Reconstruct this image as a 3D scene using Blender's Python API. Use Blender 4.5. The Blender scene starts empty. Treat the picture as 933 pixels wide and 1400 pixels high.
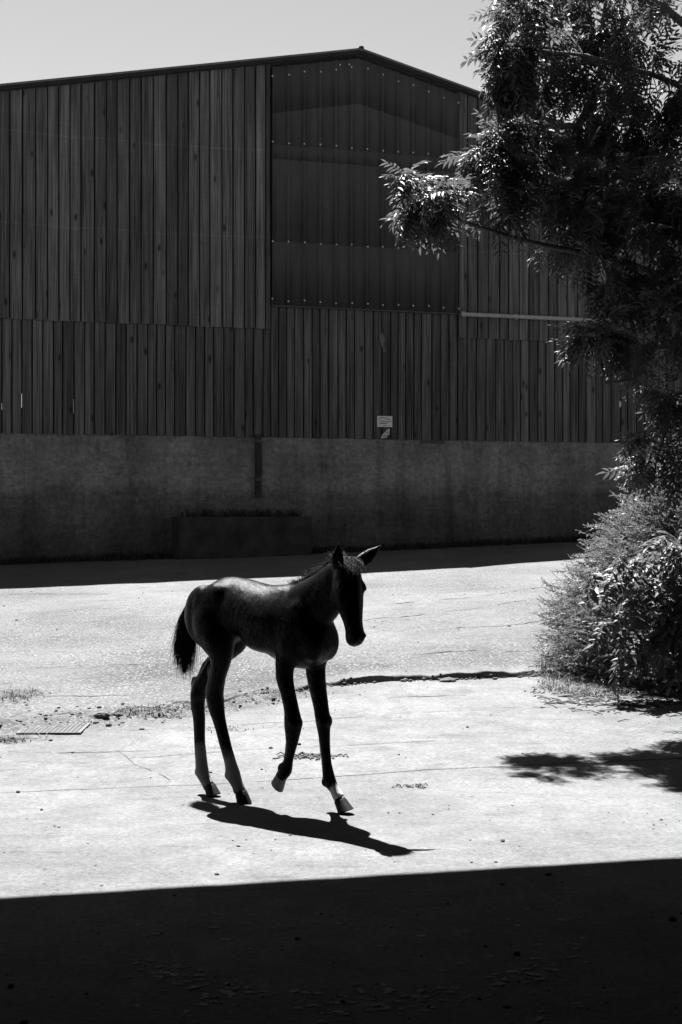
import bpy, bmesh, math, random
import numpy as np
from mathutils import Vector, Matrix, Quaternion

random.seed(7)
rng = np.random.default_rng(11)
C = bpy.context.scene.collection
SC = bpy.context.scene

# ------------------------------------------------------------------ camera
cam = bpy.data.cameras.new('camera')
cam.sensor_fit = 'VERTICAL'; cam.sensor_height = 36.0; cam.lens = 50.0
cam.clip_start = 0.05; cam.clip_end = 3000
cam_o = bpy.data.objects.new('camera', cam); C.objects.link(cam_o)
cam_o.location = (0, 0, 1.25); cam_o.rotation_euler = (math.pi/2, 0, 0)
SC.camera = cam_o

# ------------------------------------------------------------------ sky, sun, exposure
SUN = Vector((-0.17, 0.49, 1.0)).normalized()          # towards the sun
ELEV = math.asin(SUN.z); AZ = math.atan2(SUN.x, SUN.y)
world = bpy.data.worlds.new('World'); SC.world = world; world.use_nodes = True
nt = world.node_tree; nt.nodes.clear()
sky = nt.nodes.new('ShaderNodeTexSky'); sky.sky_type = 'NISHITA'; sky.sun_disc = False
sky.sun_elevation = ELEV; sky.sun_rotation = AZ
sky.air_density = .52; sky.dust_density = 0.22; sky.ozone_density = 1.0
sep = nt.nodes.new('ShaderNodeSeparateColor')            # black and white film behind a red filter
bg = nt.nodes.new('ShaderNodeBackground'); bg.inputs['Strength'].default_value = 0.0543
wo = nt.nodes.new('ShaderNodeOutputWorld')
nt.links.new(sky.outputs[0], sep.inputs[0]); nt.links.new(sep.outputs[0], bg.inputs['Color'])
nt.links.new(bg.outputs[0], wo.inputs[0])
sl = bpy.data.lights.new('sun', 'SUN'); sl.energy = 5.0; sl.angle = math.radians(0.5); sl.color = (1, 1, 1)
so = bpy.data.objects.new('sun', sl); C.objects.link(so); so.location = (-5, 12, 25)
so.rotation_euler = (-SUN).to_track_quat('-Z', 'Y').to_euler()
SC.view_settings.view_transform = 'Standard'; SC.view_settings.look = 'None'
SC.view_settings.gamma = 1.0; SC.view_settings.exposure = 2.92

# ------------------------------------------------------------------ helpers
def tag(o, label=None, cat=None, group=None, kind=None):
    if label: o['label'] = label
    if cat: o['category'] = cat
    if group: o['group'] = group
    if kind: o['kind'] = kind
    return o

def empty(name, loc, rz=0, **k):
    o = bpy.data.objects.new(name, None); C.objects.link(o)
    o.location = loc; o.rotation_euler = (0, 0, rz); o.empty_display_size = .2
    return tag(o, **k)

def link(name, me, parent=None, loc=(0, 0, 0), rot=None):
    o = bpy.data.objects.new(name, me); C.objects.link(o)
    o.location = loc
    if rot is not None: o.rotation_euler = rot
    if parent: o.parent = parent
    return o

def mesh_np(name, V, F, mat=None, smooth=False):
    """V (n,3) floats, F (m,k) ints, all faces with k corners"""
    V = np.asarray(V, dtype=np.float32); F = np.asarray(F, dtype=np.int32)
    me = bpy.data.meshes.new(name)
    me.vertices.add(len(V)); me.vertices.foreach_set('co', V.ravel())
    k = F.shape[1]
    me.loops.add(F.size); me.loops.foreach_set('vertex_index', F.ravel())
    me.polygons.add(len(F))
    me.polygons.foreach_set('loop_start', np.arange(0, F.size, k, dtype=np.int32))
    me.polygons.foreach_set('loop_total', np.full(len(F), k, dtype=np.int32))
    if smooth: me.polygons.foreach_set('use_smooth', np.ones(len(F), dtype=bool))
    me.update(calc_edges=True)
    if mat: me.materials.append(mat)
    return me

def mesh_bm(name, bm, mat=None, smooth=False):
    me = bpy.data.meshes.new(name)
    bmesh.ops.recalc_face_normals(bm, faces=bm.faces)
    if smooth:
        for f in bm.faces: f.smooth = True
    bm.to_mesh(me); bm.free()
    if mat: me.materials.append(mat)
    return me

def bm_box(bm, x0, x1, y0, y1, z0, z1, top=None):
    """box; top = (za, zb) gives a slanted top from x0 to x1"""
    za, zb = top if top else (z1, z1)
    co = [(x0, y0, z0), (x1, y0, z0), (x1, y1, z0), (x0, y1, z0), (x0, y0, za), (x1, y0, zb), (x1, y1, zb), (x0, y1, za)]
    v = [bm.verts.new(c) for c in co]
    for q in ((3, 2, 1, 0), (4, 5, 6, 7), (0, 1, 5, 4), (1, 2, 6, 5), (2, 3, 7, 6), (3, 0, 4, 7)):
        bm.faces.new([v[i] for i in q])
    return v

def box_me(name, dims, mat):
    bm = bmesh.new(); bm_box(bm, *dims); return mesh_bm(name, bm, mat)

def tube_np(P, R, n=6):
    """polyline tube -> V, F(quads)"""
    P = np.asarray(P, float); m = len(P)
    T = np.gradient(P, axis=0); T /= np.linalg.norm(T, axis=1)[:, None] + 1e-9
    up = np.array([0, 0, 1.0]) if abs(T[:, 2]).mean() < .8 else np.array([1.0, 0, 0])
    V = []
    for i in range(m):
        a = np.cross(T[i], up); a /= np.linalg.norm(a) + 1e-9; b = np.cross(T[i], a)
        for k in range(n):
            w = 2*math.pi*k/n
            V.append(P[i]+R[i]*(a*math.cos(w)+b*math.sin(w)))
    F = [(i*n+k, i*n+(k+1) % n, (i+1)*n+(k+1) % n, (i+1)*n+k) for i in range(m-1) for k in range(n)]
    return np.array(V), np.array(F)

class Acc:
    def __init__(s): s.V = []; s.F = []; s.n = 0
    def add(s, V, F): s.V.append(np.asarray(V, float)); s.F.append(np.asarray(F)+s.n); s.n += len(V)
    def mesh(s, name, mat, smooth=False): return mesh_np(name, np.concatenate(s.V), np.concatenate(s.F), mat, smooth)

_tab = rng.random((256, 256))
def vnoise(x, y):
    xi = np.floor(x).astype(int); yi = np.floor(y).astype(int); fx = x-xi; fy = y-yi
    fx = fx*fx*(3-2*fx); fy = fy*fy*(3-2*fy)
    g = lambda i, j: _tab[i & 255, j & 255]
    return (g(xi, yi)*(1-fx)+g(xi+1, yi)*fx)*(1-fy)+(g(xi, yi+1)*(1-fx)+g(xi+1, yi+1)*fx)*fy
def fbm(x, y, o=4):
    r = 0; a = .5
    for k in range(o): r = r+a*(vnoise(x*2**k+17*k, y*2**k+31*k)-.5); a *= .5
    return r
def sstep(a, b, x):
    t = np.clip((x-a)/(b-a), 0, 1); return t*t*(3-2*t)

# ------------------------------------------------------------------ materials
def new_mat(name, rough=.8, spec=.5):
    m = bpy.data.materials.new(name); m.use_nodes = True
    n = m.node_tree; b = n.nodes['Principled BSDF']
    b.inputs['Roughness'].default_value = rough; b.inputs['Specular IOR Level'].default_value = spec
    return m, n, b
def N(n, t, **k):
    x = n.nodes.new(t)
    for a, v in k.items():
        if hasattr(x, a): setattr(x, a, v)
        else: x.inputs[a].default_value = v
    return x
def noise(n, vec, scale, detail=4, rough=.55):
    x = N(n, 'ShaderNodeTexNoise'); x.inputs['Scale'].default_value = scale
    x.inputs['Detail'].default_value = detail; x.inputs['Roughness'].default_value = rough
    if vec is not None: n.links.new(vec, x.inputs['Vector'])
    return x.outputs['Fac']
def mapr(n, val, a, b, c, d):
    x = N(n, 'ShaderNodeMapRange'); n.links.new(val, x.inputs[0])
    for i, v in enumerate((a, b, c, d)): x.inputs[i+1].default_value = v
    return x.outputs[0]
def mth(n, op, a, b=None):
    x = N(n, 'ShaderNodeMath'); x.operation = op
    for i, v in enumerate((a, b)):
        if v is None: continue
        if isinstance(v, (int, float)): x.inputs[i].default_value = v
        else: n.links.new(v, x.inputs[i])
    return x.outputs[0]
def mapping(n, vec, scale=(1, 1, 1), loc=(0, 0, 0)):
    x = N(n, 'ShaderNodeMapping'); x.inputs['Scale'].default_value = scale; x.inputs['Location'].default_value = loc
    n.links.new(vec, x.inputs['Vector']); return x.outputs[0]
def bump(n, b, h, strength=.5, dist=.01):
    x = N(n, 'ShaderNodeBump'); x.inputs['Strength'].default_value = strength; x.inputs['Distance'].default_value = dist
    n.links.new(h, x.inputs['Height']); n.links.new(x.outputs[0], b.inputs['Normal'])
def to_col(n, b, val): n.links.new(val, b.inputs['Base Color'])

def simple_mat(name, g, rough=.8, var=.25, scale=8, bs=.3, bd=.005, spec=.12):
    m, n, b = new_mat(name, rough, spec)
    pos = N(n, 'ShaderNodeNewGeometry').outputs['Position']
    v = noise(n, pos, scale, 6)
    to_col(n, b, mapr(n, v, .25, .75, g*(1-var), g*(1+var)))
    bump(n, b, noise(n, pos, scale*8, 4), bs, bd)
    return m

def wood_mat(name, obj, g, line=True):
    m, n, b = new_mat(name, .85, .10)
    co = N(n, 'ShaderNodeTexCoord'); co.object = obj; P = co.outputs['Object']
    rnd = N(n, 'ShaderNodeObjectInfo').outputs['Random']
    off = N(n, 'ShaderNodeCombineXYZ'); n.links.new(mth(n, 'MULTIPLY', rnd, 37.0), off.inputs[0]); n.links.new(mth(n, 'MULTIPLY', rnd, 91.0), off.inputs[2])
    add = N(n, 'ShaderNodeVectorMath'); add.operation = 'ADD'; n.links.new(P, add.inputs[0]); n.links.new(off.outputs[0], add.inputs[1])
    Q = add.outputs[0]
    grain = noise(n, mapping(n, Q, (46, 46, .8)), 1.0, 7, .65)
    broad = noise(n, mapping(n, Q, (6, 6, .8)), 1.0, 4)
    saw = noise(n, mapping(n, Q, (3, 3, 130)), 1.0, 3, .6)
    # knots: sparse rings
    vor = N(n, 'ShaderNodeTexVoronoi'); vor.inputs['Scale'].default_value = 1.0; vor.inputs['Randomness'].default_value = 1
    n.links.new(mapping(n, Q, (5.2, 0.01, 2.1)), vor.inputs['Vector'])
    knot = mapr(n, vor.outputs['Distance'], .06, .17, .22, 1.0)
    tone = mapr(n, rnd, 0, 1, .62, 1.18)
    c = mth(n, 'MULTIPLY', mapr(n, grain, .34, .66, .40, 1.7), tone)
    c = mth(n, 'MULTIPLY', c, mapr(n, broad, .3, .7, .72, 1.28))
    c = mth(n, 'MULTIPLY', c, mapr(n, saw, .3, .7, .88, 1.12))
    c = mth(n, 'MULTIPLY', c, knot)
    if line:
        sx = N(n, 'ShaderNodeSeparateXYZ'); n.links.new(P, sx.inputs[0])
        wob = mth(n, 'MULTIPLY', mth(n, 'SUBTRACT', noise(n, mapping(n, P, (.9, .1, .1)), 1), .5), .12)
        z = mth(n, 'ADD', sx.outputs[2], wob)
        for zz in (5.40, 6.72):
            d = mth(n, 'ABSOLUTE', mth(n, 'SUBTRACT', z, zz))
            c = mth(n, 'MULTIPLY', c, mapr(n, d, 0, .02, 1.28, 1.0))
    c = mth(n, 'MULTIPLY', c, g)
    to_col(n, b, c)
    h = mth(n, 'ADD', mth(n, 'MULTIPLY', grain, .6), mth(n, 'MULTIPLY', saw, .4))
    bump(n, b, h, .5, .004)
    return m

# ------------------------------------------------------------------ terrain heights
def J(x): return 6.31+(np.clip(x, -5, 5)+1.51)*.26+.02*np.sin(np.asarray(x)*3.1)
def L(x): return np.interp(x, [-6, -2.0, -1.16, -.45, -.126, .27, 1.23, 2.5, 6], [7.6, 8.2, 8.48, 9.1, 9.44, 9.60, 9.82, 10.1, 10.8])
def ground_z(x, y, fine=True):
    x = np.asarray(x, float); y = np.asarray(y, float)
    a = np.interp(y, [-100, 6.5, 8, 9.5, 11, 13, 15, 17, 18.5, 20.5, 22, 23.2, 26, 600], [0, 0, .04, .10, .17, .255, .345, .43, .52, .60, .63, .66, .68, .68])
    xc = np.clip(x, -9, 9)
    z = a+np.where(xc > 0, .03, .02)*xc*sstep(8, 16, y)
    z = z+.05*fbm(x*.45+3, y*.45+9, 3)*sstep(6.5, 9, y)*(1-sstep(13, 16, y))
    ll = L(x)+(.05*fbm(x*6, x*0+3, 3) if fine else 0)
    H = np.interp(x, [-2.2, -1.2, -.5, -.15, 0, 1.25, 2.5, 6], [.006, .012, .012, .028, .04, .04, .02, 0])
    if fine: H = H*(1+1.2*fbm(x*5+40, x*0, 3))
    z = z+H*sstep(-.008, .008, y-ll)*(1-sstep(.3, 2.5, y-ll))
    if fine:
        jj = J(x)
        z = z-.016*(1-sstep(.003, .0095, np.abs(y-jj)))*np.clip(.9+3.2*fbm(x*4, x*0+8, 3), 0, 1)
        r = .25+1.0*sstep(-.1, .3, y-ll)*(1-sstep(12, 16, y))
        z = z+.016*fbm(x*8, y*8, 4)*r+.022*fbm(x*2.2+5, y*3.4, 3)*(.4+.6*r)*sstep(5,7,y)
        rub = np.exp(-((y-ll+.12)/.28)**2)*(1-sstep(-.5, .2, x))
        z = z+rub*(.12*fbm(x*5+50, y*9, 5)-.035*np.clip(.035-np.abs(fbm(x*3+9, y*6, 3)), 0, .035)/.035)
    return z

# ------------------------------------------------------------------ ground sheet
def ground_material():
    m, n, b = new_mat('worn_concrete', .95, .05)
    P = N(n, 'ShaderNodeNewGeometry').outputs['Position']
    big = noise(n, P, .9, 5); mid = noise(n, P, 6, 8, .68); fin = noise(n, P, 42, 8, .75); gr = noise(n, P, 150, 4, .75)
    c = mapr(n, big, .32, .68, .080, .112)
    c = mth(n, 'MULTIPLY', c, mapr(n, mid, .3, .7, .78, 1.2))
    c = mth(n, 'MULTIPLY', c, mapr(n, fin, .3, .7, .66, 1.26))
    c = mth(n, 'MULTIPLY', c, mapr(n, gr, .30, .44, .35, 1.0))
    at_ = N(n, 'ShaderNodeAttribute'); at_.attribute_name = 'coarse'; K = at_.outputs['Fac']
    # worn aggregate: pits between pale stones, strongest on the old surface beyond the step
    ag = N(n, 'ShaderNodeTexVoronoi'); ag.inputs['Scale'].default_value = 38; ag.inputs['Detail'].default_value = 1.0; n.links.new(P, ag.inputs['Vector'])
    pit = mapr(n, mth(n, 'MULTIPLY', ag.outputs['Distance'], mapr(n, mid, .35, .65, .7, 1.3)), .42, .66, 1.0, .26)
    pit = mth(n, 'ADD', mth(n, 'MULTIPLY', pit, K), mth(n, 'SUBTRACT', 1.0, K))
    c = mth(n, 'MULTIPLY', c, pit)
    c = mth(n, 'MULTIPLY', c, mth(n, 'ADD', 1.0, mth(n, 'MULTIPLY', K, .42)))
    # dirt lying in long shallow streaks
    st = noise(n, mapping(n, P, (1.0, 4.5, 1)), 2.2, 8, .72)
    c = mth(n, 'MULTIPLY', c, mapr(n, st, .57, .72, 1.0, .62))
    st2 = noise(n, mapping(n, P, (3.0, 1.0, 1), (7, 3, 0)), .8, 8, .7)
    c = mth(n, 'MULTIPLY', c, mapr(n, st2, .56, .70, 1.0, .80))
    v = N(n, 'ShaderNodeTexVoronoi'); v.inputs['Scale'].default_value = 26; n.links.new(P, v.inputs['Vector'])
    sp = mapr(n, v.outputs['Distance'], .05, .13, .15, 1.0)
    gate = mapr(n, noise(n, P, 4, 4), .50, .58, 1.0, 0.0)
    c = mth(n, 'MULTIPLY', c, mth(n, 'MAXIMUM', sp, gate))
    c = mth(n, 'MINIMUM', c, .22)
    to_col(n, b, c)
    h = mth(n, 'ADD', mth(n, 'MULTIPLY', fin, .6), mth(n, 'ADD', mth(n, 'MULTIPLY', gr, .3), mth(n, 'MULTIPLY', pit, .12)))
    bump(n, b, h, 1.0, .016)
    return m
GROUND = ground_material()

sc = np.concatenate([[-400, -60, -15, -6, -3.4, -2.4], np.linspace(-1.7, -1.02, 26), np.linspace(-1, 1, 430), np.linspace(1.02, 1.7, 26), [2.4, 3.4, 6, 15, 60, 400]])
pts = [-300, -60, -20, -8, -3, -1, 0, .8, 1.5, 2.0]
y = 2.3
while y < 26: pts.append(y); y += max(.012, .000315*y*y)
pts += [27, 30, 36, 50, 80, 150, 300, 700]
rows = np.array(pts)
for nom, offs in ((6.6, (-.03, -.014, -.0095, -.005, 0, .005, .0095, .014, .03)), (9.3, (-.06, -.03, -.012, -.006, 0, .006, .012, .03, .06))):
    rows = rows[(rows < nom-.04) | (rows > nom+.04)]
    rows = np.sort(np.concatenate([rows, nom+np.array(offs)]))
S, R0 = np.meshgrid(sc, rows)
Wd = .55+.27*np.clip(R0, 0, 27)
X = S*Wd
Yo = R0.copy()
dJ = J(X)-6.6; dL = L(X)+.05*fbm(X*6, X*0+3, 3)-9.3
w0 = sstep(3.5, 6.5, R0)*(1-sstep(6.7, 9.1, R0)); w1 = sstep(6.7, 9.1, R0)*(1-sstep(9.5, 14, R0))
Yo = R0+dJ*w0+dL*w1
Z = ground_z(X, Yo)
nr, nc = S.shape
V = np.stack([X.ravel(), Yo.ravel(), Z.ravel()], 1)
idx = np.arange(nr*nc).reshape(nr, nc)
F = np.stack([idx[:-1, :-1].ravel(), idx[:-1, 1:].ravel(), idx[1:, 1:].ravel(), idx[1:, :-1].ravel()], 1)
gm = mesh_np('ground', V, F, GROUND, True)
kc = (sstep(-.05, .4, Yo-L(X))*(.55+.9*fbm(X*.8, Yo*.5, 3))*(1-.5*sstep(13, 20, Yo))+.5*np.exp(-((Yo-L(X)+.2)/.35)**2)*(1-sstep(-.5, .3, X))+.12)
ga = gm.attributes.new('coarse', 'FLOAT', 'POINT'); ga.data.foreach_set('value', np.clip(kc, 0, 1).astype(np.float32).ravel())
ground = link('ground', gm); tag(ground, kind='structure', label='pale worn concrete farmyard with cracks, grit and a broken step')
def gz(x, y): return float(ground_z(np.array([x]), np.array([y]), False)[0])

# hairline cracks filled with dirt
DIRT = simple_mat('crack_dirt', .03, .95, .4, 30)
cr = Acc()
def crack(pts, w, wob=.02, gaps=.55):
    pts = np.array(pts, float); Ls = np.r_[0, np.cumsum(np.linalg.norm(np.diff(pts, axis=0), axis=1))]
    k = int(Ls[-1]/.03)+2; u = np.linspace(0, Ls[-1], k)
    x = np.interp(u, Ls, pts[:, 0]); yy = np.interp(u, Ls, pts[:, 1])
    seed = rng.random()*100
    yy = yy+wob*4*fbm(u*3+seed, u*0+seed, 5)+.05*fbm(u*22+seed, u*0, 3); w = w*.62
    ww = w*np.clip(.9+2.8*fbm(u*9+seed, u*0+1, 3), 0, 2)
    z0 = ground_z(x, yy); 
    za = ground_z(x, yy-ww)+.003; zb = ground_z(x, yy+ww)+.003; zm = np.maximum(za, zb)
    Vv = np.concatenate([np.stack([x, yy-ww, zm], 1), np.stack([x, yy+ww, zm], 1)])
    f = [(i, i+1, k+i+1, k+i) for i in range(k-1) if ww[i] > w*gaps]
    if f: cr.add(Vv, f)
for p, w in (([(-3.9, 16.2), (-2.6, 15.9)], .02), ([(.55, 14.3), (1.4, 14.7), (2.9, 16.2)], .02), ([(.1, 12.9), (1.2, 13.6), (2.9, 15.3)], .018),
             ([(1.0, 12.3), (1.6, 12.5), (2.2, 12.9)], .016), ([(-1.9, 12.6), (-.8, 12.9), (.2, 13.4)], .012), ([(.6, 10.6), (1.1, 10.75), (1.5, 10.8)], .014),
             ([(-.75, 6.55), (-1.0, 6.95), (-1.15, 7.3), (-1.05, 7.7)], .006), ([(-1.1, 7.1), (-.6, 7.3), (.1, 7.5), (.5, 7.55)], .006),
             ([(-2.0, 7.3), (-1.4, 7.25), (-.9, 7.35)], .007), ([(-.9, 7.9), (-.2, 8.2), (.6, 8.5), (1.4, 8.7)], .005), ([(.2, 8.9), (.8, 9.1)], .007),
             ([(-2.2, 8.9), (-1.2, 9.0)], .01), ([(-1.6, 5.6), (-1.1, 5.7)], .003), ([(-2.2, 10.3), (-1.0, 10.5), (.4, 11.1)], .008)):
    crack(p, w)
tag(link('hairline_crack', cr.mesh('hairline_crack', DIRT)), kind='stuff', label='thin dirt-filled cracks wandering across the concrete', cat='crack')

# pebbles and grit scattered on the concrete (uncountable)
PEB = simple_mat('pebble_grey', .04, .9, .5, 40)
bm = bmesh.new(); bmesh.ops.create_icosphere(bm, subdivisions=1, radius=1)
ico_v = np.array([v.co for v in bm.verts]); ico_f = np.array([[v.index for v in f.verts] for f in bm.faces]); bm.free()
pa = Acc()
def pebble(acc, x, y, r, zz=None):
    v = ico_v*np.array([r*rng.uniform(.8, 1.5), r*rng.uniform(.7, 1.2), r*rng.uniform(.4, .8)])*(1+.25*(rng.random((len(ico_v), 1))-.5))
    a = rng.random()*6.28; ca, sa = math.cos(a), math.sin(a)
    v = np.stack([v[:, 0]*ca-v[:, 1]*sa, v[:, 0]*sa+v[:, 1]*ca, v[:, 2]], 1)
    acc.add(v+np.array([x, y, float(ground_z(np.array([x]), np.array([y]))[0])+r*.2]), ico_f)
for i in range(420):
    yy = 3.4+rng.random()**1.3*13; xx = (rng.random()*2-1)*(.3+.27*yy)
    pebble(pa, xx, yy, .0038+.010*rng.random()**4)
for i in range(420):                                   # rubble along the broken edge
    xx = rng.uniform(-2.4, -.3); yy = float(L(xx))+rng.normal(-.1, .16); pebble(pa, xx, yy, .004+.013*rng.random()**5)
for i in range(110):
    xx = rng.uniform(-.3, 1.35); yy = float(L(xx))-abs(rng.normal(0, .035)); pebble(pa, xx, yy, .005+.016*rng.random()**2)
for i in range(160):
    xx = rng.uniform(1.2, 2.7); yy = rng.normal(9.0, .35)-.25*(xx-1.2); pebble(pa, xx, yy, .004+.009*rng.random()**2)
tag(link('grit', pa.mesh('grit', PEB, False)), kind='stuff', label='dark grit and small pebbles scattered over the concrete', cat='grit')

# ------------------------------------------------------------------ barn
BARN = empty('barn', (0, 22.0, 0), math.atan2(.2979, .9546), label='large dark timber-clad barn with rendered plinth and patched gable behind the foal', cat='barn')
WOODU = wood_mat('weathered_board', BARN, .055); WOODL = wood_mat('weathered_board_low', BARN, .050, False); WOODM = wood_mat('old_dark_board', BARN, .044, False)
RS = .27
def roof_z(s): return 8.37-(.192*(RS-s) if s < RS else .25*(s-RS))
def plank(s0, s1, y0, y1, z0, top, mat, name='plank'):
    w = s1-s0; c = (s0+s1)/2
    bm = bmesh.new(); t = (top(s0)-z0, top(s1)-z0)
    lean = random.uniform(-.003, .003)
    v = bm_box(bm, -w/2, w/2, y0, y1, random.uniform(-.006, .006), 0, top=t)
    for q in v[4:]: q.co.x += lean
    bmesh.ops.bevel(bm, geom=[e for e in bm.edges if abs(e.verts[0].co.z-e.verts[1].co.z) > .5 and e.verts[0].co.y < y0+.001], offset=.008, segments=1, affect='EDGES')
    return link(name, mesh_bm('plank', bm, mat), BARN, (c, random.uniform(-.009, .005), z0))
def run(sa, sb, pitch, y0, y1, z0, top, mat, jit=.024):
    s = sa
    while s < sb-.03:
        w = pitch+random.uniform(-jit, jit); e = min(s+w, sb)
        if sb-e < .05: e = sb
        plank(s+.0085, e-.0085, y0, y1, z0, top, mat); s = e
slits = []
rt = lambda s: roof_z(s)-.05
run(-8.0, -1.13, .178, -.065, -.036, 4.03, rt, WOODU)
run(-8.0, -1.13, .153, -.032, -.005, 2.385, lambda s: 4.06, WOODL)
run(-1.13, 1.93, .149, -.026, .0, 2.385, lambda s: 4.47, WOODM, .028)
run(1.93, 8.0, .174, -.062, -.034, 4.01, rt, WOODU)
run(1.93, 8.0, .151, -.032, -.004, 2.385, lambda s: 4.05, WOODL)

BACK = simple_mat('dark_membrane', .02, .9)
# slit positions behind real board joints, where daylight from the open rear shows through
def near_gap(s, zlo):
    best = None
    for o in BARN.children:
        if o.name.startswith('plank') and abs(o.location.z-zlo) < .01:
            half = max(v.co.x for v in o.data.vertices)
            e = o.location.x+half
            if best is None or abs(e-s) < abs(best-s): best = e
    return best+.0085
cells = []
gl = [near_gap(-4.83, 2.385), near_gap(-4.18, 2.385), near_gap(-5.12, 2.385)]
holes = sorted([(gl[2]-.0012, gl[2]+.0012, 2.72, 2.82), (gl[0]-.0018, gl[0]+.0018, 2.76, 2.96), (gl[1]-.0013, gl[1]+.0013, 2.70, 2.90)])
bm = bmesh.new()
xs = [-8.0]
for h in holes: xs += [h[0], h[1]]
for i in range(0, len(xs)):
    a = xs[i]; bnd = xs[i+1] if i+1 < len(xs) else RS
    if i % 2 == 0: bm_box(bm, a, bnd, .012, .03, 2.30, 0, top=(roof_z(a)-.05, roof_z(bnd)-.05))
    else:
        h = holes[(i-1)//2]
        bm_box(bm, a, bnd, .012, .03, 2.30, h[2]); bm_box(bm, a, bnd, .012, .03, h[3], 0, top=(roof_z(a)-.05, roof_z(bnd)-.05))
bm_box(bm, RS, 8.0, .012, .03, 2.30, 0, top=(roof_z(RS)-.05, roof_z(8)-.05))
link('wall_lining', mesh_bm('wall_lining', bm, BACK), BARN)

def plinth_material():
    m, n, b = new_mat('rough_render', .95, .08)
    co = N(n, 'ShaderNodeTexCoord'); co.object = BARN; P = co.outputs['Object']
    s = N(n, 'ShaderNodeSeparateXYZ'); n.links.new(P, s.inputs[0])
    a = noise(n, P, 1.4, 6); f = noise(n, P, 14, 7, .75); t = noise(n, mapping(n, P, (3, 3, 10), (4, 0, 0)), 1.4, 6, .7)
    z = mth(n, 'ADD', s.outputs[2], mth(n, 'MULTIPLY', mth(n, 'SUBTRACT', noise(n, mapping(n, P, (1, 1, .3)), 1.5, 6, .7), .5), .65))
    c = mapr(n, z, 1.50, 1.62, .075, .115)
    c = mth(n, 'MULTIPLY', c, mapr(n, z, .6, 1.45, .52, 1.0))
    c = mth(n, 'MULTIPLY', c, mapr(n, a, .32, .68, .62, 1.28))
    run_ = noise(n, mapping(n, P, (3.5, 3.5, .35), (2, 0, 5)), 1.0, 6, .7)
    c = mth(n, 'MULTIPLY', c, mapr(n, run_, .50, .66, 1.0, .68))
    c = mth(n, 'MULTIPLY', c, mapr(n, f, .34, .66, .62, 1.32))
    c = mth(n, 'MULTIPLY', c, mapr(n, t, .3, .7, .75, 1.2))
    to_col(n, b, c)
    sw = N(n, 'ShaderNodeTexNoise'); sw.inputs['Scale'].default_value = 9; sw.inputs['Detail'].default_value = 6; sw.inputs['Distortion'].default_value = 2.2
    n.links.new(P, sw.inputs['Vector'])
    bump(n, b, mth(n, 'ADD', sw.outputs['Fac'], mth(n, 'MULTIPLY', f, .5)), .9, .03)
    return m
RENDER = plinth_material()
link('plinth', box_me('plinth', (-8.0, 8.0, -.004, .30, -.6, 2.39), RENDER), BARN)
# side walls and roof: a real shed, open at the rear
DARK = simple_mat('dark_sheet', .05, .7)
link('side_wall', box_me('side_wall', (-8.0, -7.9, .31, 20, -.5, 6.7), DARK), BARN)
link('side_wall', box_me('side_wall', (7.9, 8.0, .31, 20, -.5, 6.45), DARK), BARN)
ROOFM = simple_mat('fibre_cement_roof', .07, .8)
for sg in (-1, 1):
    bm = bmesh.new()
    e = -8.35 if sg < 0 else 8.35
    a, bb = (e, RS) if sg < 0 else (RS, e)
    v = bm_box(bm, a, bb, -.17, 20.2, 0, 0, top=(roof_z(a)+.035, roof_z(bb)+.035))
    for q, zz in zip(v[:4], (roof_z(a), roof_z(bb), roof_z(bb), roof_z(a))): q.co.z = zz+.005
    link('roof', mesh_bm('roof', bm, ROOFM), BARN)
    bm = bmesh.new()
    v = bm_box(bm, a, bb, -.155, -.125, 0, 0, top=(roof_z(a)-.0, roof_z(bb)-.0))
    for q, zz in zip(v[:4], (roof_z(a), roof_z(bb), roof_z(bb), roof_z(a))): q.co.z = zz-.05
    link('barge_board', mesh_bm('barge_board', bm, simple_mat('barge_dark', .012, .7)), BARN)
rc = Acc(); V1, F1 = tube_np([(RS, -.19, 8.395), (RS, 10, 8.395), (RS, 20.2, 8.395)], [.045]*3, 10); rc.add(V1, F1)
V1, F1 = tube_np([(RS, -.21, 8.395), (RS, -.20, 8.395), (RS, -.19, 8.395)], [.02, .04, .045], 10); rc.add(V1, F1)
link('ridge_cap', rc.mesh('ridge_cap', ROOFM), BARN)

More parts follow.
